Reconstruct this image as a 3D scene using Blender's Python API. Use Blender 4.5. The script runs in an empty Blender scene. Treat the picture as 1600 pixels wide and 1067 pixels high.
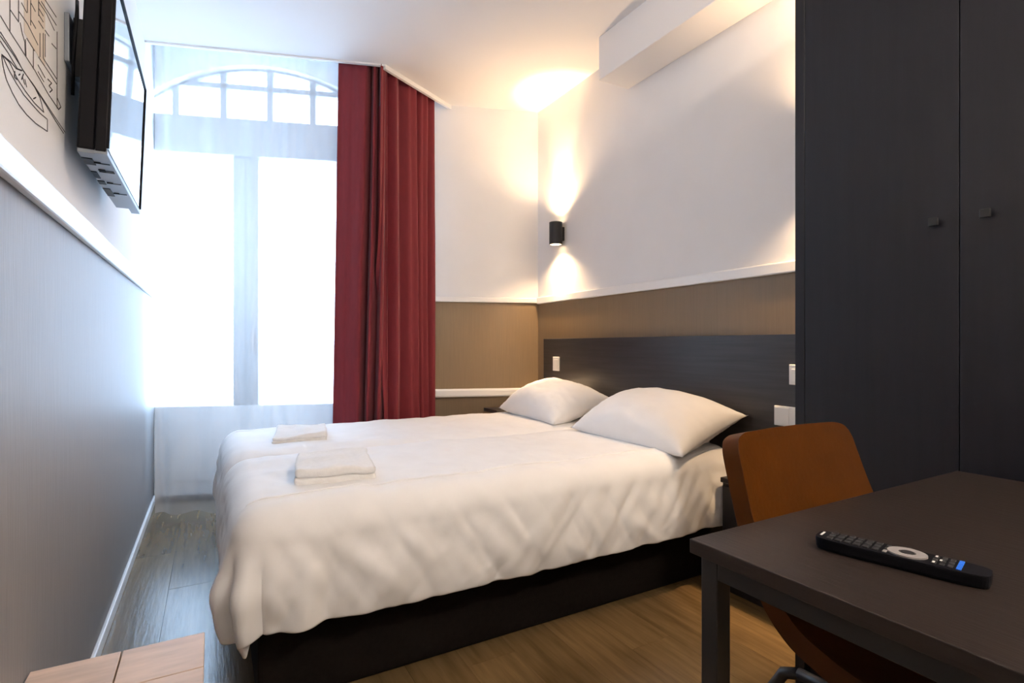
import bpy, bmesh, math, random
from mathutils import Vector, Matrix, noise
random.seed(7)
scene = bpy.context.scene
C = scene.collection

# ------------------------------------------------------------------ camera
EYE = 1.05
cam_d = bpy.data.cameras.new('camera')
cam_d.sensor_width = 36.0
cam_d.lens = 830.0 / 1600.0 * 36.0
cam_d.shift_y = 5.5 / 1600.0
cam_d.clip_start = 0.02
cam = bpy.data.objects.new('camera', cam_d)
C.objects.link(cam)
cam.location = (0, 0, EYE)
cam.rotation_euler = (math.pi / 2, 0, -math.atan2(469, 830))
scene.camera = cam

# ------------------------------------------------------------------ sky (bright overcast seen through the window)
world = bpy.data.worlds.new('overcast_sky')
scene.world = world
world.use_nodes = True
bg = world.node_tree.nodes['Background']
bg.inputs[0].default_value = (0.53, 0.72, 1.0, 1)
bg.inputs[1].default_value = 9.8

scene.view_settings.view_transform = 'Standard'
scene.view_settings.look = 'None'
scene.view_settings.exposure = 0.47
scene.view_settings.gamma = 1.0
scene.view_settings.use_curve_mapping = False
WARM = (1.0, 0.66, 0.36)
SCONCE_W = 140.0      # each of the four sconce beams
FILL_LAMP = 225.0     # added fill lamp, an opal globe behind the camera
SCONCE_WIDE = 24.0   # stray light of the sconces

# ------------------------------------------------------------------ plan
XL, XR = -0.34, 2.156          # left wall, headboard wall
YB = -1.7                      # wall behind the camera
H = 2.815                      # main ceiling
HP = 3.12                      # ceiling of the window bay behind the curtain edge
WD = Vector((0.94532274, -0.32613635, 0))      # along the oblique window wall, left to right
WN = Vector((0.32613635, 0.94532274, 0))       # outward normal
WO = Vector((XL, 4.27512, 0))                  # its left end
def wp(s, z, off=0.0):
    return WO + WD * s + WN * off + Vector((0, 0, z))
LP, TP, EP = Vector((XL, 3.73, 0)), Vector((0.951, 3.30, 0)), Vector((1.537, 3.6275, 0))
RP = Vector((XR, 3.4139, 0))

# ------------------------------------------------------------------ materials
def new_mat(name):
    m = bpy.data.materials.new(name); m.use_nodes = True
    nt = m.node_tree
    return m, nt, nt.nodes['Principled BSDF']

def mat(name, col, rough=0.6, var=0.06, scale=6.0, stretch=(1, 1, 1), bump=0.0, bscale=60.0, metal=0.0,
        coat=0.0, sheen=0.0, spec=None, rnd=0.0):
    """procedural surface: noise-varied colour, optional relief, optional per-object variation"""
    m, nt, p = new_mat(name)
    N, L = nt.nodes, nt.links
    tc = N.new('ShaderNodeTexCoord'); mp = N.new('ShaderNodeMapping')
    mp.inputs['Scale'].default_value = stretch
    L.new(tc.outputs['Object'], mp.inputs['Vector'])
    nz = N.new('ShaderNodeTexNoise'); nz.inputs['Scale'].default_value = scale; nz.inputs['Detail'].default_value = 5
    src = mp.outputs['Vector']
    if rnd:
        oi = N.new('ShaderNodeObjectInfo')
        mul = N.new('ShaderNodeMath'); mul.operation = 'MULTIPLY'; mul.inputs[1].default_value = 37.0
        L.new(oi.outputs['Random'], mul.inputs[0])
        add = N.new('ShaderNodeVectorMath'); add.operation = 'ADD'
        L.new(src, add.inputs[0]); L.new(mul.outputs[0], add.inputs[1]); src = add.outputs[0]
    L.new(src, nz.inputs['Vector'])
    rp = N.new('ShaderNodeValToRGB')
    rp.color_ramp.elements[0].position = 0.3; rp.color_ramp.elements[1].position = 0.7
    rp.color_ramp.elements[0].color = tuple(max(0, c * (1 - var)) for c in col) + (1,)
    rp.color_ramp.elements[1].color = tuple(min(1, c * (1 + var)) for c in col) + (1,)
    L.new(nz.outputs['Fac'], rp.inputs['Fac'])
    out = rp.outputs['Color']
    if rnd:
        hs = N.new('ShaderNodeHueSaturation')
        mr = N.new('ShaderNodeMapRange'); mr.inputs['To Min'].default_value = 1 - rnd; mr.inputs['To Max'].default_value = 1 + rnd
        L.new(oi.outputs['Random'], mr.inputs['Value']); L.new(mr.outputs[0], hs.inputs['Value'])
        L.new(out, hs.inputs['Color']); out = hs.outputs['Color']
    L.new(out, p.inputs['Base Color'])
    p.inputs['Roughness'].default_value = rough
    p.inputs['Metallic'].default_value = metal
    p.inputs['Coat Weight'].default_value = coat
    p.inputs['Sheen Weight'].default_value = sheen
    if spec is not None: p.inputs['Specular IOR Level'].default_value = spec
    if bump:
        bz = N.new('ShaderNodeTexNoise'); bz.inputs['Scale'].default_value = bscale; bz.inputs['Detail'].default_value = 4
        L.new(src, bz.inputs['Vector'])
        bn = N.new('ShaderNodeBump'); bn.inputs['Strength'].default_value = bump; bn.inputs['Distance'].default_value = 0.004
        L.new(bz.outputs['Fac'], bn.inputs['Height']); L.new(bn.outputs['Normal'], p.inputs['Normal'])
    return m

def emit_mat(name, col, strength):
    m, nt, p = new_mat(name)
    p.inputs['Base Color'].default_value = (*col, 1)
    p.inputs['Emission Color'].default_value = (*col, 1)
    p.inputs['Emission Strength'].default_value = strength
    return m

M = {}
M['wall_white'] = mat('white_wall_paint', (0.82, 0.82, 0.83), 0.75, 0.02, 3, bump=0.05, bscale=150)
M['wall_taupe'] = mat('taupe_vinyl_wall', (0.225, 0.155, 0.085), 0.45, 0.05, 8, (14, 14, 0.6), bump=0.12, bscale=16)
M['wall_grey'] = mat('grey_vinyl_wall', (0.25, 0.235, 0.23), 0.5, 0.05, 8, (14, 14, 0.6), bump=0.25, bscale=16)
M['ceiling'] = mat('ceiling_paint', (0.84, 0.83, 0.83), 0.85, 0.01, 2)
M['trim'] = mat('white_lacquer_trim', (0.88, 0.87, 0.86), 0.3, 0.01, 4)
M['floor'] = mat('oak_laminate', (0.15, 0.098, 0.044), 0.23, 0.24, 5, (9, 0.8, 1), bump=0.15, bscale=9, rnd=0.12)
M['subfloor'] = mat('dark_subfloor', (0.05, 0.04, 0.03), 0.8)
M['frame'] = mat('window_paint_shaded', (0.42, 0.44, 0.46), 0.4, 0.02, 5)  # white paint darkened, so the backlit frame reads as shaded
M['door_lit'] = mat('door_paint_lit', (0.84, 0.85, 0.86), 0.4, 0.02, 5)  # same paint in a lighter copy, brightens the lower door behind the sheer
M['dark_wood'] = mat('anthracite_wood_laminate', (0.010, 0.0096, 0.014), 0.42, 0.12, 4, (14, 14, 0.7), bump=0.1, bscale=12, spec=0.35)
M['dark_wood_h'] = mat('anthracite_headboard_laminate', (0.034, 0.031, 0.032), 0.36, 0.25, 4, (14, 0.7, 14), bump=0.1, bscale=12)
M['table_wood'] = mat('dark_brown_table_laminate', (0.018, 0.0115, 0.009), 0.38, 0.22, 4, (14, 0.9, 14), bump=0.15, bscale=12)
M['bed_base'] = mat('black_bed_fabric', (0.008, 0.006, 0.005), 0.9, 0.2, 60, bump=0.3, bscale=200, spec=0.1)
M['black_metal'] = mat('black_powder_coat', (0.012, 0.012, 0.013), 0.42, 0.1, 20)
M['black_plastic'] = mat('black_plastic', (0.006, 0.006, 0.008), 0.5, 0.1, 20, spec=0.1)
M['key'] = mat('black_rubber_key', (0.022, 0.021, 0.022), 0.5, 0.1, 20)
M['linen'] = mat('white_cotton', (0.87, 0.87, 0.88), 0.85, 0.02, 9, bump=0.12, bscale=35, sheen=0.2)
M['towel'] = mat('white_terry', (0.86, 0.85, 0.84), 0.95, 0.03, 60, bump=0.5, bscale=320, sheen=0.3)
M['mattress'] = mat('white_mattress', (0.72, 0.70, 0.67), 0.9, 0.03, 20)
M['leather'] = mat('cognac_leather', (0.060, 0.0165, 0.0006), 0.45, 0.12, 14, bump=0.15, bscale=90, spec=0.15)
M['bench_wood'] = mat('pale_bench_wood', (0.56, 0.40, 0.29), 0.5, 0.14, 4, (2, 10, 4), bump=0.1, bscale=9, rnd=0.06)
M['bench_dark'] = mat('bench_frame_wood', (0.10, 0.075, 0.055), 0.6, 0.15, 6)
M['switch'] = mat('white_switch_plastic', (0.82, 0.81, 0.78), 0.3, 0.01, 4)
M['tv_grey'] = mat('grey_tv_plastic', (0.20, 0.23, 0.27), 0.4, 0.03, 8)
M['ink'] = mat('black_print_ink', (0.035, 0.03, 0.03), 0.8, 0.05, 5)
M['print_fill'] = mat('beige_print_ink', (0.70, 0.63, 0.55), 0.8, 0.03, 5)
M['ring'] = mat('grey_remote_ring', (0.40, 0.37, 0.36), 0.35, 0.02, 8, metal=0.3)
M['blue_key'] = mat('blue_rubber_key', (0.02, 0.16, 0.75), 0.4, 0.05, 8)
M['white_mark'] = mat('white_print_ink', (0.75, 0.73, 0.7), 0.5, 0.02, 8)
M['fill_glow'] = emit_mat('fill_globe_glow', (1.0, 0.855, 0.71), FILL_LAMP)
M['lamp_glow'] = emit_mat('warm_lamp_glow', (1.0, 0.72, 0.42), 6.0)

# TV screen: dark glossy glass
m, nt, p = new_mat('tv_screen_glass')
p.inputs['Base Color'].default_value = (0.01, 0.012, 0.016, 1); p.inputs['Roughness'].default_value = 0.04
p.inputs['Specular IOR Level'].default_value = 1.0; p.inputs['Coat Weight'].default_value = 1.0; p.inputs['Coat Roughness'].default_value = 0.02
M['screen'] = m

# window glass: clear thin pane
m = bpy.data.materials.new('window_glass'); m.use_nodes = True; nt = m.node_tree
nt.nodes.remove(nt.nodes['Principled BSDF'])
tr = nt.nodes.new('ShaderNodeBsdfTransparent'); tr.inputs[0].default_value = (0.95, 0.97, 0.97, 1)
gl = nt.nodes.new('ShaderNodeBsdfGlossy'); gl.inputs['Roughness'].default_value = 0.02
mx = nt.nodes.new('ShaderNodeMixShader'); mx.inputs[0].default_value = 0.06
nt.links.new(tr.outputs[0], mx.inputs[1]); nt.links.new(gl.outputs[0], mx.inputs[2])
nt.links.new(mx.outputs[0], nt.nodes['Material Output'].inputs[0])
M['glass'] = m

# sheer voile: part open weave, part diffusing cloth
m = bpy.data.materials.new('sheer_voile'); m.use_nodes = True; nt = m.node_tree
nt.nodes.remove(nt.nodes['Principled BSDF'])
N, L = nt.nodes, nt.links
tr = N.new('ShaderNodeBsdfTransparent'); tr.inputs[0].default_value = (1, 1, 1, 1)
tl = N.new('ShaderNodeBsdfTranslucent'); tl.inputs[0].default_value = (0.92, 0.93, 0.94, 1)
df = N.new('ShaderNodeBsdfDiffuse'); df.inputs[0].default_value = (0.88, 0.89, 0.90, 1)
m1 = N.new('ShaderNodeMixShader'); m1.inputs[0].default_value = 0.90
m2 = N.new('ShaderNodeMixShader')
lw = N.new('ShaderNodeLayerWeight'); lw.inputs['Blend'].default_value = 0.25   # a weave closes when seen edge-on
mr = N.new('ShaderNodeMapRange'); mr.inputs['To Min'].default_value = 0.36; mr.inputs['To Max'].default_value = 0.75
L.new(lw.outputs['Facing'], mr.inputs['Value']); L.new(mr.outputs[0], m2.inputs[0])
L.new(tl.outputs[0], m1.inputs[1]); L.new(df.outputs[0], m1.inputs[2])
L.new(tr.outputs[0], m2.inputs[1]); L.new(m1.outputs[0], m2.inputs[2])
L.new(m2.outputs[0], N['Material Output'].inputs[0])
M['sheer'] = m

# burgundy curtain with a little translucency and weave
m = mat('burgundy_curtain_cloth', (0.16, 0.006, 0.014), 0.75, 0.08, 30, (2, 2, 0.5), bump=0.03, bscale=120, sheen=0.12)
M['burgundy'] = m

# ------------------------------------------------------------------ helpers
def obj(name, bm, material, parent=None, smooth=False, bevel=0.0):
    me = bpy.data.meshes.new(name)
    bmesh.ops.recalc_face_normals(bm, faces=bm.faces)
    bm.to_mesh(me); bm.free()
    mats = material if isinstance(material, (list, tuple)) else [material]
    for k in mats: me.materials.append(M[k])
    if smooth:
        for p in me.polygons: p.use_smooth = True
    o = bpy.data.objects.new(name, me); C.objects.link(o)
    if parent is not None:
        o.parent = parent
        o.matrix_parent_inverse = Matrix.Translation(parent.location).inverted() if parent.type == 'EMPTY' else Matrix()
    if bevel:
        b = o.modifiers.new('bevel', 'BEVEL'); b.width = bevel; b.segments = 2; b.limit_method = 'ANGLE'
    return o

def thing(name, label, cat, loc=(0, 0, 0), group=None):
    o = bpy.data.objects.new(name, None); C.objects.link(o)
    o.empty_display_size = 0.05
    o.location = loc; o['label'] = label; o['category'] = cat
    if group: o['group'] = group
    return o
def tag(o, label, cat, group=None):
    o['label'] = label; o['category'] = cat
    if group: o['group'] = group
    return o
def struct(o, label, cat):
    o['kind'] = 'structure'; o['label'] = label; o['category'] = cat
    return o

def abox(bm, x0, x1, y0, y1, z0, z1, mi=0):
    vs = [bm.verts.new((x, y, z)) for x in (x0, x1) for y in (y0, y1) for z in (z0, z1)]
    for f in ((0, 1, 3, 2), (4, 6, 7, 5), (0, 4, 5, 1), (2, 3, 7, 6), (0, 2, 6, 4), (1, 5, 7, 3)):
        bm.faces.new([vs[i] for i in f]).material_index = mi
    return vs
def box(name, x0, x1, y0, y1, z0, z1, material, parent=None, bevel=0.003):
    bm = bmesh.new(); abox(bm, x0, x1, y0, y1, z0, z1)
    return obj(name, bm, material, parent, bevel=bevel)
def aprism(bm, pts, z0, z1, mi=0):
    lo = [bm.verts.new((p[0], p[1], z0)) for p in pts]; hi = [bm.verts.new((p[0], p[1], z1)) for p in pts]
    n = len(pts)
    bm.faces.new(lo[::-1]).material_index = mi; bm.faces.new(hi).material_index = mi
    for i in range(n):
        bm.faces.new([lo[i], lo[(i + 1) % n], hi[(i + 1) % n], hi[i]]).material_index = mi
def awbox(bm, s0, s1, z0, z1, o0, o1, mi=0):
    """box in the frame of the oblique window wall"""
    pts = [wp(s0, 0, o0), wp(s1, 0, o0), wp(s1, 0, o1), wp(s0, 0, o1)]
    aprism(bm, pts, z0, z1, mi)
def wbox(name, s0, s1, z0, z1, o0, o1, material, parent=None, bevel=0.003):
    bm = bmesh.new(); awbox(bm, s0, s1, z0, z1, o0, o1)
    return obj(name, bm, material, parent, bevel=bevel)
def atube(bm, pts, r, seg=10):
    pts = [Vector(p) for p in pts]
    rings = []
    for i, p in enumerate(pts):
        d = (pts[min(i + 1, len(pts) - 1)] - pts[max(i - 1, 0)]).normalized()
        a = d.orthogonal().normalized() if i == 0 else (rings_a - d * rings_a.dot(d)).normalized()
        rings_a = a
        b = d.cross(a)
        rr = r[i] if isinstance(r, (list, tuple)) else r
        rings.append([bm.verts.new(p + (a * math.cos(t) + b * math.sin(t)) * rr) for t in [2 * math.pi * k / seg for k in range(seg)]])
    for q, w in zip(rings, rings[1:]):
        for k in range(seg):
            bm.faces.new([q[k], q[(k + 1) % seg], w[(k + 1) % seg], w[k]])
    bm.faces.new(rings[0][::-1]); bm.faces.new(rings[-1])
def tube(name, pts, r, material, parent=None, seg=10):
    bm = bmesh.new(); atube(bm, pts, r, seg)
    return obj(name, bm, material, parent, smooth=True)
def grid_mesh(nu, nv, fn):
    bm = bmesh.new()
    g = [[bm.verts.new(fn(i / (nu - 1), j / (nv - 1))) for j in range(nv)] for i in range(nu)]
    for i in range(nu - 1):
        for j in range(nv - 1):
            bm.faces.new([g[i][j], g[i + 1][j], g[i + 1][j + 1], g[i][j + 1]])
    return bm
def fbm(x, y, z=0.0, oct=3):
    v, a, f = 0.0, 1.0, 1.0
    for _ in range(oct):
        v += a * noise.noise((x * f, y * f, z * f)); a *= 0.5; f *= 2.03
    return v
def lerp(a, b, t): return a + (b - a) * t
def sstep(a, b, t):
    t = max(0.0, min(1.0, (t - a) / (b - a))); return t * t * (3 - 2 * t)

# ================================================================== the room
RAIL0, RAIL1 = 1.358, 1.408
# floor: dark bed with oak planks running to the window
bm = bmesh.new(); aprism(bm, [(XL, YB), (XR, YB), (XR, 3.42), (XL, 4.29)], -0.06, -0.006)
floor = struct(obj('floor', bm, 'subfloor'), 'oak plank floor of the hotel room', 'floor')
PW, PL = 0.178, 1.22
pm = {}
def wall_y(x): return WO.y + (x - XL) * (WD.y / WD.x)
k = 0
x = XL
while x < XR - 0.01:
    x1 = min(x + PW, XR)
    y = YB - (k * 0.47) % PL
    while y < wall_y(x):
        ya, yb = max(y, YB), y + PL
        if yb > wall_y(x1):
            bm = bmesh.new(); g = 0.0005
            if ya < wall_y(x1) - 0.02:
                aprism(bm, [(x + g, ya + g), (x1 - g, ya + g), (x1 - g, min(yb, wall_y(x1))), (x + g, min(yb, wall_y(x)))], -0.006, 0.0)
                obj('plank', bm, 'floor', floor)
        elif yb - ya > 0.03:
            key = (round(x1 - x, 4), round(yb - ya, 4))
            if key not in pm:
                bm = bmesh.new(); g = 0.0005
                abox(bm, g, x1 - x - g, g, yb - ya - g, -0.006, 0.0)
                o = obj('plank', bm, 'floor', floor, bevel=0.0); pm[key] = o.data
            else:
                o = bpy.data.objects.new('plank', pm[key]); C.objects.link(o); o.parent = floor
            o.location = (x, ya, 0)
        y = yb
    x = x1; k += 1

T = 0.12
def two_tone(bm, x0, x1, y0, y1, top):
    abox(bm, x0, x1, y0, y1, -0.06, RAIL0 + 0.02, 1); abox(bm, x0, x1, y0, y1, RAIL0 + 0.02, top, 0)
bm = bmesh.new(); two_tone(bm, XL - T, XL, YB - T, 4.45, 3.3)
struct(obj('wall_left', bm, ['wall_white', 'wall_grey']), 'left wall, white above and grey vinyl below a white rail', 'wall')
bm = bmesh.new(); two_tone(bm, XR, XR + T, YB - T, 3.55, 3.3)
struct(obj('wall_right', bm, ['wall_white', 'wall_taupe']), 'headboard wall, white above and brown vinyl below a white rail', 'wall')
bm = bmesh.new(); two_tone(bm, XL, XR, YB - T, YB, 3.3)
struct(obj('wall_back', bm, ['wall_white', 'wall_taupe']), 'wall behind the viewpoint', 'wall')

# window wall: solid part beside the curtain, filler over the arch
S1 = 1.30                      # right jamb of the window opening
SC, ZA, RA = 0.69, 2.985, 1.16 # arch centre, top, radius
def arch_z(s, r=RA, top=ZA): return top - r + math.sqrt(max(0.0, r * r - (s - SC) ** 2))
bm = bmesh.new()
awbox(bm, S1, 2.66, -0.06, RAIL0 + 0.02, 0, 0.22, 1); awbox(bm, S1, 2.66, RAIL0 + 0.02, 3.3, 0, 0.22, 0)
n = 28
for a in range(n):
    sa, sb = lerp(-0.02, S1, a / n), lerp(-0.02, S1, (a + 1) / n)
    za, zb = arch_z(sa), arch_z(sb)
    fr = [bm.verts.new(wp(s, z, o)) for o in (0, 0.22) for s, z in ((sa, za), (sb, zb), (sb, 3.3), (sa, 3.3))]
    for f in ((0, 1, 2, 3), (7, 6, 5, 4), (0, 4, 5, 1), (2, 6, 7, 3)):
        bm.faces.new([fr[i] for i in f])
struct(obj('wall_window', bm, ['wall_white', 'wall_taupe']), 'slanting window wall beside the burgundy curtain', 'wall')

# ceilings
bm = bmesh.new(); aprism(bm, [(XL, YB), (XR, YB), RP, EP, TP, LP], H, H + 0.06)
struct(obj('ceiling', bm, 'ceiling'), 'white ceiling over the bed and entrance', 'ceiling')
bm = bmesh.new(); aprism(bm, [(XL, 3.4), (XR, 3.0), (XR, 3.5), (XL, 4.45)], HP, HP + 0.06)
struct(obj('ceiling_bay', bm, 'ceiling'), 'raised ceiling behind the curtains', 'ceiling')
# fascia along the edge of the lowered ceiling
def band(name, pts, th, z0, z1, material):
    bm = bmesh.new()
    for a, b in zip(pts, pts[1:]):
        d = (b - a).normalized(); nrm = Vector((-d.y, d.x, 0))
        aprism(bm, [a, b, b + nrm * th, a + nrm * th], z0, z1)
    return obj(name, bm, material)
struct(band('trim_1', [LP, TP], 0.02, H - 0.010, HP, 'trim'), 'thin ceiling edge above the sheer curtain', 'trim')
struct(band('trim_6', [TP, EP], 0.02, H - 0.028, HP, 'trim'), 'white fascia above the burgundy curtain', 'trim')
# rails
struct(box('trim_2', XL, XL + 0.022, YB, 4.26, RAIL0, RAIL1 + 0.012, 'trim', bevel=0.006), 'white wall rail along the left wall', 'trim')
struct(box('trim_3', XR - 0.022, XR, 1.01, 3.40, RAIL0, RAIL1, 'trim', bevel=0.006), 'white wall rail above the headboard', 'trim')
struct(wbox('trim_4', S1, 2.635, RAIL0 + 0.008, RAIL1 - 0.004, -0.02, 0, 'trim', bevel=0.006), 'white wall rail on the short wall by the curtain', 'trim')
struct(wbox('trim_5', S1 + 0.02, 2.63, 0.668, 0.728, -0.045, 0, 'trim', bevel=0.012), 'white ledge low on the short wall behind the bed', 'trim')
struct(box('baseboard_left', XL, XL + 0.014, YB, 4.26, 0, 0.048, 'trim', bevel=0.004), 'low white baseboard along the left wall', 'baseboard')
struct(wbox('baseboard_window', S1, 2.63, 0, 0.07, -0.014, 0, 'trim', bevel=0.004), 'baseboard on the short wall', 'baseboard')
struct(box('beam', 1.934, XR, YB, 2.41, 2.569, H, 'ceiling', bevel=0.004), 'white boxed beam under the ceiling above the headboard wall', 'beam')

# ------------------------------------------------------------------ window with French doors
win = bpy.data.objects.new('window_1', None); C.objects.link(win)
struct(win, 'white arched window with French doors behind sheer curtain', 'window')
O0, O1 = 0.06, 0.11
def pane(s0, s1, z0, z1, arch=False):
    bm = bmesh.new()
    if not arch:
        awbox(bm, s0, s1, z0, z1, 0.083, 0.087)
    else:
        n = 8; prev = None
        for a in range(n + 1):
            s = lerp(s0, s1, a / n); zt = max(z0 + 0.003, min(z1, arch_z(s)))
            cur = [bm.verts.new(wp(s, z, o)) for o in (0.083, 0.087) for z in (z0, zt)]
            if prev:
                bm.faces.new([prev[0], cur[0], cur[1], prev[1]]); bm.faces.new([prev[2], prev[3], cur[3], cur[2]])
                bm.faces.new([prev[1], cur[1], cur[3], prev[3]])
            prev = cur
    obj('pane', bm, 'glass', win)
bars = [0.11, 0.412, 0.715, 1.002]
HB = 2.85
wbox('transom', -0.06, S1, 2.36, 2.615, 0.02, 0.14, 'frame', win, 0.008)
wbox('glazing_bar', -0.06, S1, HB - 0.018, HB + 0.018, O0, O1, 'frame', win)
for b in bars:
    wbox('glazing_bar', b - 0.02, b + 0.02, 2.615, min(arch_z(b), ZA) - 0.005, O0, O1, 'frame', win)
edges = [-0.06] + bars + [S1]
for a, b in zip(edges, edges[1:]):
    pane(a + 0.005, b - 0.005, 2.615, HB, True); pane(a + 0.005, b - 0.005, HB, 3.1, True)
# arched frame strip
bm = bmesh.new(); prev = None
for a in range(33):
    s = lerp(-0.06, S1, a / 32); z = arch_z(s)
    cur = [bm.verts.new(wp(s, zz, o)) for o, zz in ((O0, z), (O0, z - 0.014), (O1, z - 0.014), (O1, z))]
    if prev:
        for q in range(4): bm.faces.new([prev[q], cur[q], cur[(q + 1) % 4], prev[(q + 1) % 4]])
    prev = cur
obj('arch_frame', bm, 'frame', win)
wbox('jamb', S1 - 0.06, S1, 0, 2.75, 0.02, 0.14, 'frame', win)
for s0, s1, hinge in ((-0.06, 0.559, 0), (0.5595, S1 - 0.06, 1)):
    d = obj('door_leaf', (lambda b: (awbox(b, s0, s1, 0.02, 0.63, 0.05, 0.10), b)[1])(bmesh.new()), 'door_lit', win, bevel=0.004)
    g0, g1 = (s0, 0.478) if hinge == 0 else (0.642, s1 - 0.075)
    if hinge == 0:
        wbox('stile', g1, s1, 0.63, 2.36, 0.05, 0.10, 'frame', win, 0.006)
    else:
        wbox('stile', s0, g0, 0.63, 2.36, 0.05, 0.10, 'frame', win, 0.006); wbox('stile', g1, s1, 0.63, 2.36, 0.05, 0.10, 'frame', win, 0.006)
    wbox('recessed_panel', g0 + 0.03, g1 - 0.03, 0.12, 0.55, 0.045, 0.05, 'door_lit', win, 0.002)
    pane(g0, g1, 0.63, 2.36)
wbox('threshold', -0.06, S1, -0.06, 0.02, 0.0, 0.22, 'bench_dark', win)
wbox('door_handle', 0.60, 0.615, 1.02, 1.14, 0.02, 0.05, 'ring', win, 0.004)
# daylight portal in the opening (helps sampling the sky; adds no light of its own)
pl = bpy.data.lights.new('window_daylight_portal', 'AREA'); pl.shape = 'RECTANGLE'; pl.size = 1.36; pl.size_y = 3.0
pl.cycles.is_portal = True
po = bpy.data.objects.new('window_daylight_portal', pl); C.objects.link(po)
po.location = wp(0.64, 1.5, 0.2)
po.rotation_euler = Vector((-WN.x, -WN.y, 0)).to_track_quat('-Z', 'Z').to_euler()

# ------------------------------------------------------------------ sheer curtain
def path_fn(pts):
    seg = [(b - a).length for a, b in zip(pts, pts[1:])]; tot = sum(seg)
    def f(t):
        d = t * tot
        for (a, b), l in zip(zip(pts, pts[1:]), seg):
            if d <= l or b is pts[-1]:
                dr = (b - a).normalized(); return a + dr * d, Vector((-dr.y, dr.x, 0))
            d -= l
    return f
dLT = (TP - LP).normalized(); nLT = Vector((-dLT.y, dLT.x, 0))
sf = path_fn([LP + nLT * 0.10 + dLT * 0.012, TP + nLT * 0.12 - dLT * 0.10])
def sheer(u, w):
    p, nr = sf(u)
    z = lerp(0.035, 2.98, w)
    soft = 0.35 + 0.65 * (1 - w) ** 0.6
    ph = u * 1.25
    off = 0.016 * math.sin(ph * 31 + 1.3 * math.sin(ph * 6.1)) * (0.6 + 0.5 * math.sin(ph * 4.3 + 1)) + 0.008 * math.sin(ph * 47 + 2 * math.sin(ph * 9)) + 0.012 * fbm(ph * 5, w * 1.2, 3.1)
    zz = z + (0.008 * math.sin(ph * 31 + 1.0) if w < 0.02 else 0)
    return p + nr * off * (1.25 - 0.4 * soft) + Vector((0, 0, zz))
o = obj('sheer_curtain', grid_mesh(420, 40, sheer), 'sheer', smooth=True)
tag(o, 'white translucent sheer curtain hanging in front of the window', 'curtain')

# ------------------------------------------------------------------ burgundy curtain
dTE = (EP - TP).normalized(); nTE = Vector((-dTE.y, dTE.x, 0))
P0 = LP.lerp(TP, 0.787)
bot = [P0 + nLT * 0.055 - dLT * 0.045, TP + nLT * 0.04, TP + dTE * 0.03 + nTE * 0.05, LP.lerp(LP, 0) * 0 + TP.lerp(EP, 0.80) + nTE * 0.06]
top = [P0 + nLT * 0.05, TP + nLT * 0.04, TP + dTE * 0.02 + nTE * 0.045, TP.lerp(EP, 0.776) + nTE * 0.05]
ft, fb = path_fn(top), path_fn(bot)
folds = [(0.02, 0), (0.10, .4), (0.20, 1), (0.235, -1), (0.265, .9), (0.30, -1), (0.335, .8), (0.365, -1), (0.40, .7), (0.44, -.9), (0.50, 1.0), (0.56, .3), (0.60, -1.1), (0.70, .5), (0.755, 1.0), (0.80, -1), (0.86, .3), (0.90, .8), (0.94, -.6), (1.0, .6)]
def fold(u):
    for (a, va), (b, vb) in zip(folds, folds[1:]):
        if u <= b:
            return lerp(va, vb, sstep(a, b, u))
    return 0.6
def burg(u, w):
    (pt, nt_), (pb, nb) = ft(u), fb(u)
    p = pb.lerp(pt, w); nr = nb.lerp(nt_, w).normalized()
    amp = lerp(0.052, 0.034, w)
    f = fold(max(0, min(1, u + 0.022 * math.sin(w * 2.6 + u * 7) * (1 - 0.5 * w)))) * amp + 0.006 * fbm(u * 9, w * 2.5, 7.7)
    z = lerp(0.03, H + 0.08, w)
    return p - nr * (f - 0.01) + Vector((0, 0, z))
o = obj('blackout_curtain', grid_mesh(300, 60, burg), 'burgundy', smooth=True)
sm = o.modifiers.new('thickness', 'SOLIDIFY'); sm.thickness = 0.003
tag(o, 'burgundy red curtain gathered at the right of the window', 'curtain')

# ================================================================== bed
BX0, BX1 = 0.115, 2.115
MIDY = 2.43
def make_bed(y0, y1, label):
    t = thing('box_spring_bed', label, 'bed', ((BX0 + BX1) / 2, (y0 + y1) / 2, 0), 'pair of twin beds pushed together')
    box('base', BX0, BX1, y0 + 0.01, y1 - 0.002, 0.0, 0.30, 'bed_base', t, 0.012)
    box('mattress', BX0 + 0.0, BX1 - 0.015, y0, y1 - 0.002, 0.30, 0.535, 'mattress', t, 0.04)
    return t
make_bed(1.67, MIDY, 'black-based twin bed nearer the desk, under the nearer duvet')
make_bed(MIDY, 3.19, 'black-based twin bed nearer the window, under the farther duvet')

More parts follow.
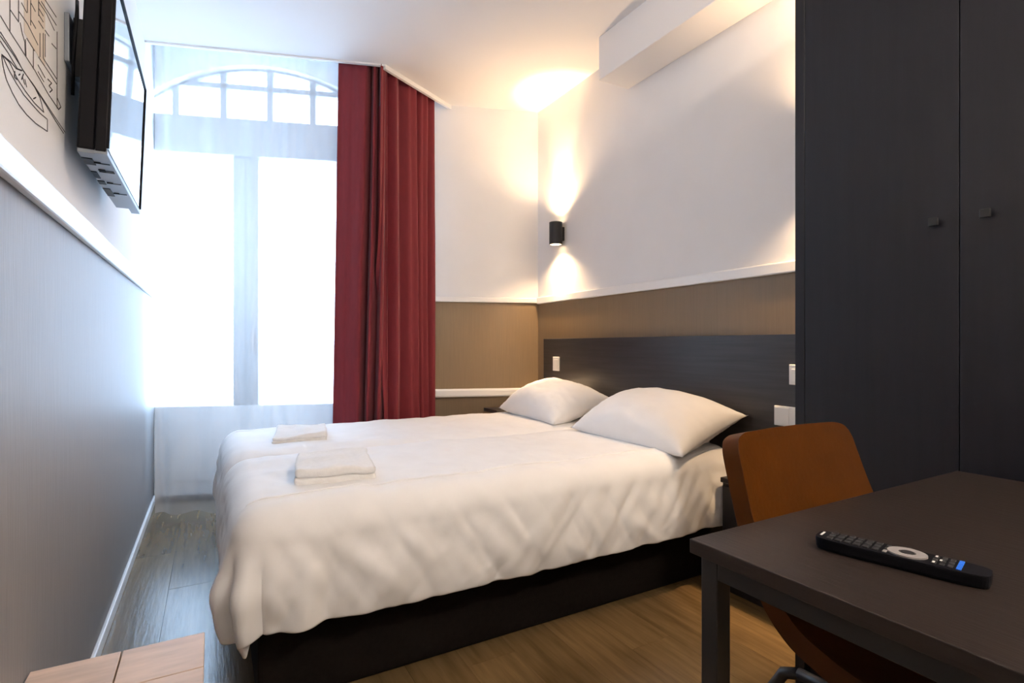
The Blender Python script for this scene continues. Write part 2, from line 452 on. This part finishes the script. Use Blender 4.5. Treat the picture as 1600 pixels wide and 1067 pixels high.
def make_duvet(name, y0, y1, near_skirt, far_skirt, label, seed, xend):
    """cloth laid over the mattress, hanging over the foot and one long side"""
    ztop, rho = 0.572, 0.085
    hang_f, hang_s = 0.40, 0.375
    nu, nv = 150, 96
    ex0 = BX0 + 0.02; rng_u = (-hang_f, xend - ex0)
    b0 = -hang_s if near_skirt else 0.0
    b1 = hang_s if far_skirt else 0.0
    ya, yb = y0 + (0.02 if near_skirt else 0), y1 - (0.02 if far_skirt else 0)
    W = yb - ya
    def fn(i, j):
        a = lerp(rng_u[0], rng_u[1], i); b = lerp(b0, W + b1, j)
        da = max(0.0, -a); db = max(0.0, -b, b - W); sgn = -1 if b < 0 else 1
        px, py = ex0 + max(a, 0), ya + min(max(b, 0), W)
        p = 5.0
        r = (da ** p + db ** p) ** (1 / p) if da + db > 0 else 0.0
        dx, dy = 0.0, 0.0
        if r > 0:
            l = math.hypot(da, db); dx, dy = -da / l, sgn * db / l
        q = rho * math.pi / 2
        if r <= 0: out, dr = 0.0, 0.0
        elif r < q: out, dr = rho * math.sin(r / rho), rho * (1 - math.cos(r / rho))
        else:
            s = r - q; out = rho + 0.018 * math.sin(min(1, s / 0.25) * math.pi * 0.9) - 0.02 * s; dr = rho + s
        # relief
        top = 1 - sstep(0, 0.1, r)
        wv = 0.007 * fbm(px * 3 + seed, py * 3, seed) + 0.003 * fbm(px * 11, py * 7 + seed, 2 * seed) * (0.6 + top)
        # puff of each duvet across its width, sinking to the joint between the two beds
        e = min(1.0, abs((py - MIDY)) / 0.11)
        puff = 0.022 * (1 - (1 - e) ** 2) - 0.012
        z = ztop + puff * (1 if r <= q else 1) - dr
        side = sstep(0.05, 0.22, r)
        along = px * 1.0 + (py - ya) * 1.0
        fold = 0.009 * fbm(px * 5.0 - z * 3.5 + seed, py * 5.0, seed + 4) + 0.006 * fbm(px * 11 - z * 7, py * 9, seed + 9)
        # heavy tucks where the cloth gathers at the free foot corner
        if da > 0 and db > 0:
            ang = math.atan2(db, da)
            fold += 0.030 * math.sin(ang * 7.5 + 0.6) * sstep(0.1, 0.35, r)
        elif db > 0:
            fold += 0.026 * math.exp(-((px - ex0 - 0.09 - 0.10 * (z - 0.3)) / 0.035) ** 2) * sstep(0.12, 0.3, r) - 0.02 * math.exp(-((px - ex0 - 0.16) / 0.04) ** 2) * sstep(0.15, 0.3, r)
        def ridge(x_, y_, s_): return (1 - abs(noise.noise((x_, y_, s_))) * 2.2)
        cr = 0.0055 * ridge(px * 8.0 + z * 7.0, py * 5 - z * 4.0, seed + 1) + 0.0045 * ridge(px * 17 - z * 12, py * 10 + z * 5, seed + 6) + 0.003 * ridge(px * 31 + z * 19, py * 20, seed + 8) - 0.007
        out += (fold + wv + cr) * side + 0.35 * cr * sstep(0.02, 0.06, r)
        z += wv * top + 0.004 * ridge(px * 4 + py * 2, py * 5 - px, seed + 3) * top * sstep(0.0, 0.5, 1.5 - px)
        # a stitched edge seam along the free long side
        if near_skirt:
            z += 0.006 * math.exp(-((b - 0.03) / 0.007) ** 2) * (1 if a > -0.05 else 0)
        if r > 0.2:
            z += 0.012 * fbm(px * 4 + seed, py * 4, 1.7) * sstep(0.2, 0.38, r)
        px += dx * out; py += dy * out
        return Vector((px, py, z))
    o = obj(name, grid_mesh(nu, nv, fn), 'linen', smooth=True)
    s = o.modifiers.new('thickness', 'SOLIDIFY'); s.thickness = 0.014; s.offset = 1
    sb = o.modifiers.new('round', 'SUBSURF'); sb.levels = 1; sb.render_levels = 1
    tag(o, label, 'duvet', 'white duvets on the beds')
    e = 0.0 if near_skirt else 1.0
    lift = Vector((0, -0.004 if near_skirt else 0.004, 0.012))
    obj('hem_piping', (lambda b: (atube(b, [fn(i / 130, e) + lift for i in range(12, 131)], 0.0035, 8), b)[1])(bmesh.new()), 'linen', o, smooth=True)
    jb = (0.03 - b0) / (W + b1 - b0) if near_skirt else (W - 0.03 - b0) / (W + b1 - b0)
    i0 = int(130 * (hang_f / (hang_f + rng_u[1]))) - 12
    obj('edge_seam', (lambda b: (atube(b, [fn(i / 130, jb) + Vector((0, 0, 0.0125)) for i in range(i0, 131)], 0.0035, 8), b)[1])(bmesh.new()), 'linen', o, smooth=True)
    return o
make_duvet('duvet', 1.655, MIDY - 0.004, True, False, 'white cotton duvet on the nearer bed, hanging over its long side', 3.7, 2.02)
make_duvet('duvet', MIDY + 0.004, 3.19, False, True, 'white cotton duvet on the farther bed beside the red curtain', 8.2, 2.02)

def make_pillow(loc, rot, w, d, th, label, seed):
    bm = bmesh.new()
    n = 40
    def sgnpow(v, p): return math.copysign(abs(v) ** p, v)
    layers = {}
    def pt(i, j, side):
        x, y = 2 * i / n - 1, 2 * j / n - 1
        prof = max(0.0, (1 - abs(x) ** 2.6)) ** 0.62 * max(0.0, (1 - abs(y) ** 2.6)) ** 0.62
        pin = 1 - 0.085 * (1 - abs(y) ** 2) * abs(x) ** 3
        pin2 = 1 - 0.075 * (1 - abs(x) ** 2) * abs(y) ** 3
        h = th / 2 * prof * (1.15 if side > 0 else 0.75)
        h += 0.010 * fbm(x * 2.2 + seed, y * 2.2, seed) * prof
        edge = sstep(0.6, 1.0, max(abs(x), abs(y)))
        h += side * 0.006 * fbm(x * 7 + seed, y * 7, seed + 2) * edge * prof * 2
        return Vector((x * w / 2 * pin, y * d / 2 * pin2, side * h))
    for side in (1, -1):
        for i in range(n + 1):
            for j in range(n + 1):
                border = i in (0, n) or j in (0, n)
                if border and side == -1: layers[(i, j, -1)] = layers[(i, j, 1)]
                else: layers[(i, j, side)] = bm.verts.new(pt(i, j, side))
        for i in range(n):
            for j in range(n):
                bm.faces.new([layers[(i, j, side)], layers[(i + 1, j, side)], layers[(i + 1, j + 1, side)], layers[(i, j + 1, side)]])
    o = obj('pillow', bm, 'linen', smooth=True)
    o.location = loc; o.rotation_euler = rot
    return tag(o, label, 'pillow', 'white pillows at the headboard')
R = math.radians
make_pillow((1.876, 1.925, 0.674), (R(2), R(-18), R(2)), 0.46, 0.74, 0.25, 'plump white pillow nearer the wardrobe, leaning on the dark headboard', 2.3)
make_pillow((1.892, 2.83, 0.676), (R(2), R(-17), R(-2)), 0.44, 0.70, 0.25, 'plump white pillow nearer the window, leaning on the dark headboard', 5.9)

def make_towel(loc, rz, w, d, h, label, seed):
    t = thing('folded_towel', label, 'towel', loc, 'folded towels on the duvets')
    z0 = 0.0
    for k, (hh, sx, sy) in enumerate(((0.5, 1.0, 1.0), (0.5, 0.985, 0.99))):
        z1 = z0 + h * hh
        bm = bmesh.new()
        abox(bm, -w / 2 * sx, w / 2 * sx, -d / 2 * sy, d / 2 * sy, z0 - 0.002, z1)
        bmesh.ops.bevel(bm, geom=bm.edges[:], offset=h * hh * 0.42, segments=4, affect='EDGES', profile=0.5)
        bmesh.ops.subdivide_edges(bm, edges=[e for e in bm.edges if e.calc_length() > 0.05], cuts=12, use_grid_fill=True)
        for v in bm.verts:
            v.co.x += 0.008 * fbm(v.co.y * 7, v.co.z * 12, seed + k); v.co.y += 0.008 * fbm(v.co.x * 7, seed, v.co.z * 8 + k)
            v.co.z += (0.018 * fbm(v.co.x * 6 + seed, v.co.y * 6, 1.0)) * max(0, v.co.z / h)
        o = obj('fold', bm, 'towel', None, smooth=True)
        o.parent = t
        z0 = z1
    t.rotation_euler = (0, 0, rz)
    return t
make_towel((0.385, 1.985, 0.590), R(-8), 0.26, 0.34, 0.055, 'thick folded white towel on the nearer duvet', 1.0)
make_towel((0.385, 2.80, 0.590), R(-10), 0.24, 0.30, 0.042, 'thin folded white towel on the farther duvet near the sheer curtain', 4.0)

# headboard panel, on the wall
t = thing('headboard', 'long dark wood headboard panel fixed behind the pillows', 'headboard', (XR, 2.27, 0.30))
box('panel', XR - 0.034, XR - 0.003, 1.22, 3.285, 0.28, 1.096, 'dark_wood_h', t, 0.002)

# switches and sockets
def plate(name, y0, y1, z0, z1, x, label, cat, kind):
    t = thing(name, label, cat, (x, (y0 + y1) / 2, (z0 + z1) / 2))
    box('plate', x - 0.009, x, y0, y1, z0, z1, 'switch', t, 0.002)
    if kind == 'switch':
        m = (y1 - y0) * 0.16
        box('rocker', x - 0.013, x - 0.009, y0 + m, y1 - m, z0 + m, z1 - m * 1.4, 'switch', t, 0.0015)
    else:
        n = 2 if (y1 - y0) > 0.1 else 1
        for k in range(n):
            a = lerp(y0, y1, k / n) + 0.006; b = lerp(y0, y1, (k + 1) / n) - 0.006
            bm = bmesh.new()
            abox(bm, x - 0.012, x - 0.009, a, b, z0 + 0.006, z1 - 0.006)
            obj('insert', bm, 'switch', t, bevel=0.0015)
    return t
HX = XR - 0.034
plate('light_switch', 3.075, 3.150, 0.868, 0.966, HX, 'white light switch on the headboard above the farther pillow', 'switch', 'switch')
plate('light_switch', 1.290, 1.372, 0.884, 0.968, HX, 'white light switch on the headboard cut off by the wardrobe edge', 'switch', 'switch')
plate('wall_socket', 3.075, 3.180, 0.705, 0.786, HX, 'white socket plate peeping out above the farther pillow', 'socket', 'socket')
plate('wall_socket', 1.290, 1.440, 0.706, 0.790, HX, 'white double socket plate low on the headboard beside the wardrobe', 'socket', 'socket')

# wall lamps shining up and down
def sconce(y, label):
    z0, z1, r, cx = 1.752, 1.908, 0.046, XR - 0.058
    t = thing('wall_lamp', label, 'lamp', (XR, y, (z0 + z1) / 2), 'pair of up-and-down wall lamps')
    bm = bmesh.new(); n = 28
    ri = r - 0.004
    rings = [[bm.verts.new((cx + rr * math.cos(2 * math.pi * k / n), y + rr * math.sin(2 * math.pi * k / n), z)) for k in range(n)] for rr, z in ((r, z0), (r, z1), (ri, z1), (ri, z0))]
    for a in range(4):
        q, w = rings[a], rings[(a + 1) % 4]
        for k in range(n): bm.faces.new([q[k], q[(k + 1) % n], w[(k + 1) % n], w[k]])
    obj('shade', bm, 'black_metal', t, smooth=False)
    box('wall_mount', cx + r - 0.004, XR, y - 0.025, y + 0.025, z0 + 0.03, z1 - 0.03, 'black_metal', t, 0.002)
    for z in (z0 + 0.006, z1 - 0.006):
        bm = bmesh.new(); bmesh.ops.create_cone(bm, cap_ends=True, segments=24, radius1=ri - 0.002, radius2=ri - 0.002, depth=0.006, matrix=Matrix.Translation((cx, y, z)))
        obj('lens', bm, 'lamp_glow', t)
    for sgn in (1, -1):
        for pw, ang, soft, dx in ((SCONCE_W, 46, 0.012, 0.028), (SCONCE_WIDE, 130, 0.02, -0.034)):
            ld = bpy.data.lights.new('wall_lamp_beam', 'SPOT'); ld.energy = pw; ld.color = WARM
            ld.spot_size = R(ang); ld.spot_blend = 1.0; ld.shadow_soft_size = soft
            lo = bpy.data.objects.new('wall_lamp_beam', ld); C.objects.link(lo)
            lo.location = (cx + dx, y, (z1 + 0.015) if sgn > 0 else (z0 - 0.015))
            lo.rotation_euler = (math.pi if sgn > 0 else 0, 0, 0)
sconce(3.09, 'black cylinder wall lamp glowing up and down beside the window corner')
sconce(1.17, 'black cylinder wall lamp hidden behind the wardrobe side, washing the wall beside it')

# added opal globe, unseen behind the camera, to fill the dim room
GX, GY = 1.30, -0.70
t = thing('added_fill_lamp', 'added opal globe fill lamp, unseen behind the viewpoint, near the headboard-side wall', 'lamp', (GX, GY, H))
bm = bmesh.new(); bmesh.ops.create_cone(bm, cap_ends=True, segments=32, radius1=0.055, radius2=0.07, depth=0.05, matrix=Matrix.Translation((GX, GY, H - 0.025)))
obj('canopy', bm, 'trim', t)
bm = bmesh.new(); bmesh.ops.create_uvsphere(bm, u_segments=32, v_segments=16, radius=0.10, matrix=Matrix.Translation((GX, GY, H - 0.145)))
obj('globe', bm, 'fill_glow', t, smooth=True)

# nightstands
t = thing('nightstand', 'dark wood nightstand between the bed and the wardrobe', 'nightstand', (2.0, 1.38, 0))
box('body', 1.915, HX, 1.14, 1.545, 0.0, 0.46, 'dark_wood', t)
box('top', 1.905, HX, 1.135, 1.55, 0.46, 0.482, 'dark_wood', t)
d = box('drawer', 1.900, 1.915, 1.15, 1.535, 0.24, 0.45, 'dark_wood', t)
box('knob', 1.885, 1.900, 1.335, 1.355, 0.34, 0.36, 'black_metal', d)
t = thing('bedside_shelf', 'small dark shelf in the corner behind the farther pillow', 'shelf', (1.9, 3.33, 0.56))
bm = bmesh.new(); aprism(bm, [(1.74, 3.30), (XR - 0.036, 3.30), (XR - 0.036, 3.395), (1.74, 3.50)], 0.565, 0.59)
obj('board', bm, 'dark_wood_h', t, bevel=0.002)
bm = bmesh.new(); aprism(bm, [(1.90, 3.31), (XR - 0.036, 3.31), (XR - 0.036, 3.395), (1.90, 3.46)], 0.0, 0.565)
obj('support', bm, 'dark_wood_h', t, bevel=0.002)

# ================================================================== wardrobe
WX, WY0, WY1, WZ = 1.58, 0.15, 1.006, 2.42
t = thing('wardrobe', 'tall anthracite wood two-door wardrobe beside the headboard', 'wardrobe', (1.87, 0.58, 0))
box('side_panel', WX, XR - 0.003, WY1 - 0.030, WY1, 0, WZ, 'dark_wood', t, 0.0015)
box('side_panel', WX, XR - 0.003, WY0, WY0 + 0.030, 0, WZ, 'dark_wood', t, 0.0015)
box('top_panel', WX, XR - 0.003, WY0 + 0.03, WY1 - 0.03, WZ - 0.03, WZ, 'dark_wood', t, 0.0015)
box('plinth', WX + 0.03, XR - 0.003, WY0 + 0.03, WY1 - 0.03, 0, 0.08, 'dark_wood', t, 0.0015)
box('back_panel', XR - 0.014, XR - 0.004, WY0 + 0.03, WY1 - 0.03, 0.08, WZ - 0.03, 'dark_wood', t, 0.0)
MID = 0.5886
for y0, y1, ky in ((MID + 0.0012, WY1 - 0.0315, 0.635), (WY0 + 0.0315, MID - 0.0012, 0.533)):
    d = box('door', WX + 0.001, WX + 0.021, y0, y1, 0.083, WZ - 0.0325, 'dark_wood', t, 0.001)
    bm = bmesh.new(); abox(bm, WX - 0.014, WX + 0.001, ky - 0.004, ky + 0.004, 1.350, 1.362); abox(bm, WX - 0.022, WX - 0.014, ky - 0.010, ky + 0.010, 1.346, 1.366)
    obj('knob', bm, 'black_metal', d, bevel=0.0015)

# ================================================================== desk, chair, remote
t = thing('desk', 'dark brown wood desk with black square steel legs', 'desk', (1.1, 0.27, 0))
TX0, TX1, TY0, TY1, TZ = 0.645, 1.55, -0.10, 0.582, 0.75
box('tabletop', TX0, TX1, TY0, TY1, TZ - 0.022, TZ, 'table_wood', t, 0.0015)
ins, lw_ = 0.012, 0.030
for xx in (TX0 + ins, TX1 - ins - lw_):
    for yy in (TY0 + ins, TY1 - ins - lw_):
        box('leg', xx, xx + lw_, yy, yy + lw_, 0, TZ - 0.022, 'black_metal', t, 0.002)
for yy in (TY0 + ins, TY1 - ins - lw_):
    box('rail', TX0 + ins + lw_, TX1 - ins - lw_, yy, yy + lw_, TZ - 0.052, TZ - 0.022, 'black_metal', t, 0.002)
for xx in (TX0 + ins, TX1 - ins - lw_):
    box('rail', xx, xx + lw_, TY0 + ins + lw_, TY1 - ins - lw_, TZ - 0.052, TZ - 0.022, 'black_metal', t, 0.002)

CX = 1.095
t = thing('desk_chair', 'cognac leather shell chair with black metal legs pushed under the desk', 'chair', (CX, 0.48, 0))
prof = [(0.735, 0.868), (0.715, 0.80), (0.690, 0.72), (0.655, 0.63), (0.62, 0.565), (0.572, 0.515), (0.51, 0.487), (0.44, 0.475), (0.36, 0.472), (0.30, 0.476), (0.265, 0.466)]
def prof_at(q):
    x = q * (len(prof) - 1); i = min(int(x), len(prof) - 2); f = x - i
    p0 = prof[max(i - 1, 0)]; p1, p2 = prof[i], prof[i + 1]; p3 = prof[min(i + 2, len(prof) - 1)]
    return tuple(0.5 * ((2 * b) + (-a + c) * f + (2 * a - 5 * b + 4 * c - d) * f * f + (-a + 3 * b - 3 * c + d) * f ** 3) for a, b, c, d in zip(p0, p1, p2, p3))
def shell(i, j):
    q, s = j, 2 * i - 1
    y, z = prof_at(q)
    hw = lerp(0.203, 0.222, sstep(0.0, 0.4, q)) - 0.02 * sstep(0.8, 1.0, q)
    rc = 0.0
    if q < 0.07: rc = 0.042 * (1 - math.sqrt(max(0, 1 - ((0.07 - q) / 0.07) ** 2)))
    if q > 0.9: rc = 0.05 * (1 - math.sqrt(max(0, 1 - ((q - 0.9) / 0.1) ** 2)))
    xx = s * (hw - rc)
    wrap = abs(xx / 0.222) ** 2.2
    y -= 0.03 * wrap * (1 - sstep(0.35, 0.75, q)); z += 0.035 * wrap * sstep(0.3, 0.6, q) * (1 - 0.5 * sstep(0.8, 1, q))
    return Vector((CX + xx, y, z))
o = obj('seat_shell', grid_mesh(33, 81, shell), 'leather', t, smooth=True)
s = o.modifiers.new('thickness', 'SOLIDIFY'); s.thickness = 0.034; s.offset = 0
b = o.modifiers.new('bevel', 'BEVEL'); b.width = 0.012; b.segments = 3; b.limit_method = 'ANGLE'; b.angle_limit = R(60)
sb = o.modifiers.new('round', 'SUBSURF'); sb.levels = 1; sb.render_levels = 1
for sx in (-1, 1):
    X = CX + sx * 0.14
    tube('side_rail', [(X, 0.34, 0.432), (X, 0.40, 0.438), (X, 0.55, 0.440), (X, 0.60, 0.436)], 0.011, 'black_metal', t)
    tube('leg', [(X, 0.60, 0.436), (X + sx * 0.004, 0.628, 0.424), (X + sx * 0.012, 0.645, 0.39), (X + sx * 0.06, 0.72, 0.0)], 0.011, 'black_metal', t)
    tube('leg', [(X, 0.34, 0.432), (X + sx * 0.004, 0.315, 0.42), (X + sx * 0.012, 0.30, 0.39), (X + sx * 0.06, 0.25, 0.0)], 0.011, 'black_metal', t)
for yy in (0.40, 0.54):
    tube('cross_bar', [(CX - 0.14, yy, 0.442), (CX + 0.14, yy, 0.442)], 0.010, 'black_metal', t)

# remote control: local x along its length, origin under its middle
t = thing('remote_control', 'long black television remote with grey ring and blue keys on the desk', 'remote', (0, 0, 0))
Lr, Wr, Hr = 0.196, 0.046, 0.017
def rbox(name, x, y, lx, ly, z0, z1, material, parent, bev=0.0008):
    bm = bmesh.new(); abox(bm, x - lx / 2, x + lx / 2, y - ly / 2, y + ly / 2, z0, z1)
    return obj(name, bm, material, parent, bevel=bev)
bm = bmesh.new()
out = []
for k in range(40):
    a = 2 * math.pi * k / 40; n = 5.0
    cx_, sy_ = math.cos(a), math.sin(a)
    out.append((Lr / 2 * math.copysign(abs(cx_) ** (2 / n), cx_), Wr / 2 * math.copysign(abs(sy_) ** (2 / n), sy_)))
rings = []
for sc_, z in ((0.90, 0.0), (0.97, 0.004), (1.0, 0.011), (1.0, Hr - 0.002), (0.985, Hr)):
    rings.append([bm.verts.new((x - (1 - sc_) * math.copysign(0.02, x), y * sc_, z)) for x, y in out])
for q, w in zip(rings, rings[1:]):
    for k in range(40): bm.faces.new([q[k], q[(k + 1) % 40], w[(k + 1) % 40], w[k]])
bm.faces.new(rings[0][::-1]); bm.faces.new(rings[-1])
body = obj('body', bm, 'black_plastic', t); 
for r_ in range(6):
    for c_ in range(3):
        rbox('key', -0.078 + r_ * 0.0112, (c_ - 1) * 0.0125, 0.0078, 0.0098, Hr, Hr + 0.0022, 'key', t)
rbox('logo_mark', -0.092, 0.004, 0.003, 0.018, Hr - 0.0001, Hr + 0.0003, 'white_mark', t, 0)
bm = bmesh.new()
n = 32; rr = []
for ro, z in ((0.0195, Hr), (0.0195, Hr + 0.0022), (0.0085, Hr + 0.0022), (0.0085, Hr)):
    rr.append([bm.verts.new((0.012 + ro * 1.15 * math.cos(2 * math.pi * k / n), ro * 0.98 * math.sin(2 * math.pi * k / n), z)) for k in range(n)])
for a in range(4):
    q, w = rr[a], rr[(a + 1) % 4]
    for k in range(n): bm.faces.new([q[k], q[(k + 1) % n], w[(k + 1) % n], w[k]])
obj('ring_key', bm, 'ring', t)
bm = bmesh.new(); bmesh.ops.create_cone(bm, cap_ends=True, segments=24, radius1=0.0078, radius2=0.0075, depth=0.003, matrix=Matrix.Translation((0.012, 0, Hr + 0.0012)))
obj('ok_key', bm, 'key', t)
for c_ in range(3):
    rbox('key', -0.011, (c_ - 1) * 0.0125, 0.005, 0.0095, Hr, Hr + 0.0016, 'ring' if c_ == 0 else 'key', t)
for r_ in range(3):
    for c_ in range(3):
        rbox('key', 0.042 + r_ * 0.0085, (c_ - 1) * 0.0125, 0.0055, 0.0095, Hr, Hr + 0.0018, 'key', t)
for k in range(3): rbox('key_print', 0.042 + (k % 2) * 0.006, (k - 1) * 0.0125, 0.0025, 0.006, Hr + 0.0018, Hr + 0.0020, 'white_mark', t, 0)
for c_ in range(4):
    rbox('blue_key', 0.0675, (c_ - 1.5) * 0.0095, 0.0055, 0.0082, Hr, Hr + 0.0018, 'blue_key', t)
for o in t.children:
    o.matrix_parent_inverse = Matrix()
t.location = (0.818, 0.375, TZ)
t.rotation_euler = (0, 0, math.atan2(-0.190, 0.047))

# ================================================================== television
t = thing('television', 'black flat television on a bracket high on the left wall, screen reflecting the window', 'television', (XL + 0.1, 2.1, 1.55))
tilt = 0.018
TVY0, TVY1, TVZ0, TVZ1 = 1.738, 2.47, 1.556, 2.03
def tvbox(name, d0, d1, y0, y1, z0, z1, material, bev=0.003, parent=None):
    """d is the distance behind the screen face; the set leans forward at the top"""
    bm = bmesh.new(); vs = abox(bm, -d1, -d0, y0, y1, z0, z1)
    for v in vs: v.co.x += -0.240 + tilt * (v.co.z - TVZ0) / (TVZ1 - TVZ0)
    return obj(name, bm, material, parent or t, bevel=bev)
tvbox('bezel', 0.001, 0.026, TVY0, TVY1, TVZ0, TVZ1, 'black_plastic')
tvbox('screen', 0.0, 0.0012, TVY0 + 0.006, TVY1 - 0.006, TVZ0 + 0.014, TVZ1 - 0.006, 'screen', 0)
tvbox('bottom_strip', -0.001, 0.026, TVY0 + 0.001, TVY1 - 0.001, TVZ0 - 0.006, TVZ0 + 0.006, 'tv_grey', 0.001)
for yy0, yy1, zz0, zz1 in ((TVY0, TVY0 + 0.007, TVZ0 + 0.012, TVZ1), (TVY1 - 0.007, TVY1, TVZ0 + 0.012, TVZ1), (TVY0 + 0.007, TVY1 - 0.007, TVZ1 - 0.007, TVZ1)):
    tvbox('screen_frame', -0.004, 0.002, yy0, yy1, zz0, zz1, 'black_plastic', 0.0005)
bk = tvbox('back_housing', 0.026, 0.066, TVY0 + 0.012, TVY1 - 0.06, TVZ0 + 0.004, TVZ1 - 0.04, 'black_plastic', 0.006)
tvbox('underside', 0.026, 0.064, TVY0 + 0.014, TVY1 - 0.07, TVZ0 - 0.004, TVZ0 + 0.006, 'tv_grey', 0.001)
for y0, y1, d0, d1 in ((1.80, 1.86, 0.040, 0.064), (1.93, 2.0, 0.050, 0.064), (2.03, 2.07, 0.046, 0.064), (2.12, 2.22, 0.044, 0.064)):
    tvbox('port', d0, d1, y0, y1, TVZ0 - 0.006, TVZ0 - 0.002, 'black_plastic', 0.001)
for y in (1.83, 1.90, 1.915, 2.04, 2.17):
    tvbox('vent_slot', 0.006, 0.042, y, y + 0.006, TVZ0 - 0.0072, TVZ0 - 0.003, 'black_plastic', 0)
# wall bracket of the television
t2 = thing('television_bracket', 'black tilting wall bracket with wall plate behind the television', 'bracket', (XL, 1.86, 1.85))
box('wall_plate', XL, XL + 0.012, 1.80, 1.99, 1.80, 1.93, 'tv_grey', t2)
box('arm', XL + 0.012, XL + 0.036, 1.84, 1.88, 1.78, 1.94, 'black_metal', t2)
box('arm', XL + 0.012, XL + 0.036, 1.93, 1.97, 1.78, 1.94, 'black_metal', t2)
tube('cable', [(XL + 0.02, 1.85, 1.94), (XL + 0.028, 1.80, 1.965), (XL + 0.032, 1.775, 1.93), (XL + 0.026, 1.785, 1.86), (XL + 0.02, 1.80, 1.80), (XL + 0.015, 1.82, 1.72)], 0.004, 'black_plastic', t2)

# ================================================================== line drawing printed on the left wall
LINES = [[(1.317,1.657),(1.368,1.655),(1.468,1.655),(1.534,1.655),(1.648,1.648),(1.742,1.65)],[(1.317,1.627),(1.408,1.624),(1.45,1.617),(1.525,1.619),(1.608,1.618),(1.729,1.616),(1.812,1.615)],[(1.317,1.62),(1.4,1.62),(1.446,1.618),(1.555,1.617),(1.729,1.609),(1.797,1.607)],[(1.317,1.61),(1.361,1.609),(1.416,1.604),(1.446,1.614)],[(1.324,1.587),(1.331,1.571),(1.349,1.554),(1.384,1.543),(1.424,1.536),(1.477,1.535),(1.545,1.541),(1.637,1.556)],[(1.328,1.589),(1.361,1.579),(1.408,1.572),(1.459,1.569),(1.515,1.572),(1.576,1.576),(1.639,1.585)],[(1.324,1.589),(1.368,1.595),(1.412,1.584),(1.468,1.581),(1.534,1.582),(1.608,1.59)],[(1.639,1.585),(1.639,1.556)],[(1.324,1.589),(1.376,1.599),(1.408,1.601),(1.442,1.612)],[(1.525,1.619),(1.576,1.611),(1.608,1.59)],[(1.37,1.716),(1.37,1.656)],[(1.423,1.746),(1.423,1.702)],[(1.482,1.779),(1.482,1.753)],[(1.505,1.792),(1.505,1.738)],[(1.565,1.826),(1.565,1.791)],[(1.729,1.839),(1.729,1.646)],[(1.468,1.689),(1.473,1.655)],[(1.525,1.697),(1.525,1.653)],[(1.576,1.757),(1.576,1.703)],[(1.603,1.771),(1.603,1.713)],[(1.619,1.777),(1.619,1.724)],[(1.37,1.698),(1.423,1.702)],[(1.423,1.724),(1.482,1.729),(1.56,1.723)],[(1.442,1.751),(1.477,1.75)],[(1.505,1.787),(1.54,1.787)],[(1.565,1.823),(1.631,1.832),(1.703,1.829)],[(1.586,1.835),(1.722,1.852)],[(1.619,1.857),(1.722,1.872)],[(1.619,1.786),(1.654,1.79)],[(1.505,1.75),(1.543,1.751)],[(1.565,1.698),(1.729,1.706)],[(1.603,1.713),(1.729,1.719)],[(1.56,1.678),(1.619,1.675)],[(1.56,1.663),(1.608,1.661)],[(1.678,1.784),(1.722,1.793)],[(1.565,1.808),(1.603,1.811)],[(1.565,1.794),(1.603,1.797)],[(1.565,1.779),(1.603,1.782)],[(1.477,1.696),(1.534,1.697)],[(1.433,1.706),(1.446,1.691),(1.464,1.681),(1.468,1.655)],[(1.642,1.682),(1.678,1.688),(1.654,1.671),(1.684,1.674),(1.66,1.658)],[(1.4,1.592),(1.396,1.579),(1.412,1.581)],[(1.424,1.595),(1.433,1.601)],[(1.442,1.594),(1.455,1.611)],[(1.464,1.593),(1.45,1.601)],[(1.477,1.593),(1.464,1.604)],[(1.525,1.588),(1.545,1.599)],[(1.729,1.673),(1.769,1.665),(1.742,1.648)]]
t = thing('wall_drawing', 'thin black architectural line drawing printed on the upper left wall', 'drawing', (XL, 1.5, 1.6))
bm = bmesh.new()
for pl in LINES:
    for (y0, z0), (y1, z1) in zip(pl, pl[1:]):
        d = Vector((0, y1 - y0, z1 - z0))
        if d.length < 1e-4: continue
        nrm = Vector((0, -d.z, d.y)).normalized() * 0.0011
        # strokes keep their apparent weight: verticals thinner than horizontals
        nrm.y *= 1.5
        a, b = Vector((XL, y0, z0)), Vector((XL, y1, z1)); up = Vector((0.0009, 0, 0))
        vs = [bm.verts.new(p + q + r) for r in (Vector((0.0003, 0, 0)), up) for p, q in ((a, -nrm), (b, -nrm), (b, nrm), (a, nrm))]
        for f in ((0, 1, 2, 3), (7, 6, 5, 4), (0, 4, 5, 1), (2, 6, 7, 3), (0, 3, 7, 4), (1, 5, 6, 2)): bm.faces.new([vs[i] for i in f])
obj('ink_lines', bm, 'ink', t)
box('tinted_area', XL, XL + 0.0003, 1.46, 1.62, 1.70, 1.86, 'print_fill', t, 0)

# ================================================================== luggage bench
t = thing('luggage_bench', 'low wooden bench with pale board top beside the left wall', 'bench', (-0.175, 1.2, 0))
BZ = 0.36
UX = [(-0.334, -0.1775), (-0.1745, -0.015)]
rows = {0: [0.92, 1.16, 1.478], 1: [0.92, 1.015, 1.167, 1.319, 1.478]}
for ci, (x0, x1) in enumerate(UX):
    for a, b in zip(rows[ci], rows[ci][1:]):
        box('board', x0, x1, a + 0.001, b - 0.001, BZ - 0.022, BZ, 'bench_wood', t, 0.0015)
for xx in (-0.325, -0.055):
    for yy in (0.935, 1.43):
        box('leg', xx, xx + 0.03, yy, yy + 0.03, 0, BZ - 0.022, 'bench_dark', t)
for yy in (0.935, 1.43): box('rail', -0.295, -0.055, yy, yy + 0.03, BZ - 0.062, BZ - 0.022, 'bench_dark', t)
for xx in (-0.325, -0.055): box('rail', xx, xx + 0.03, 0.965, 1.43, BZ - 0.062, BZ - 0.022, 'bench_dark', t)
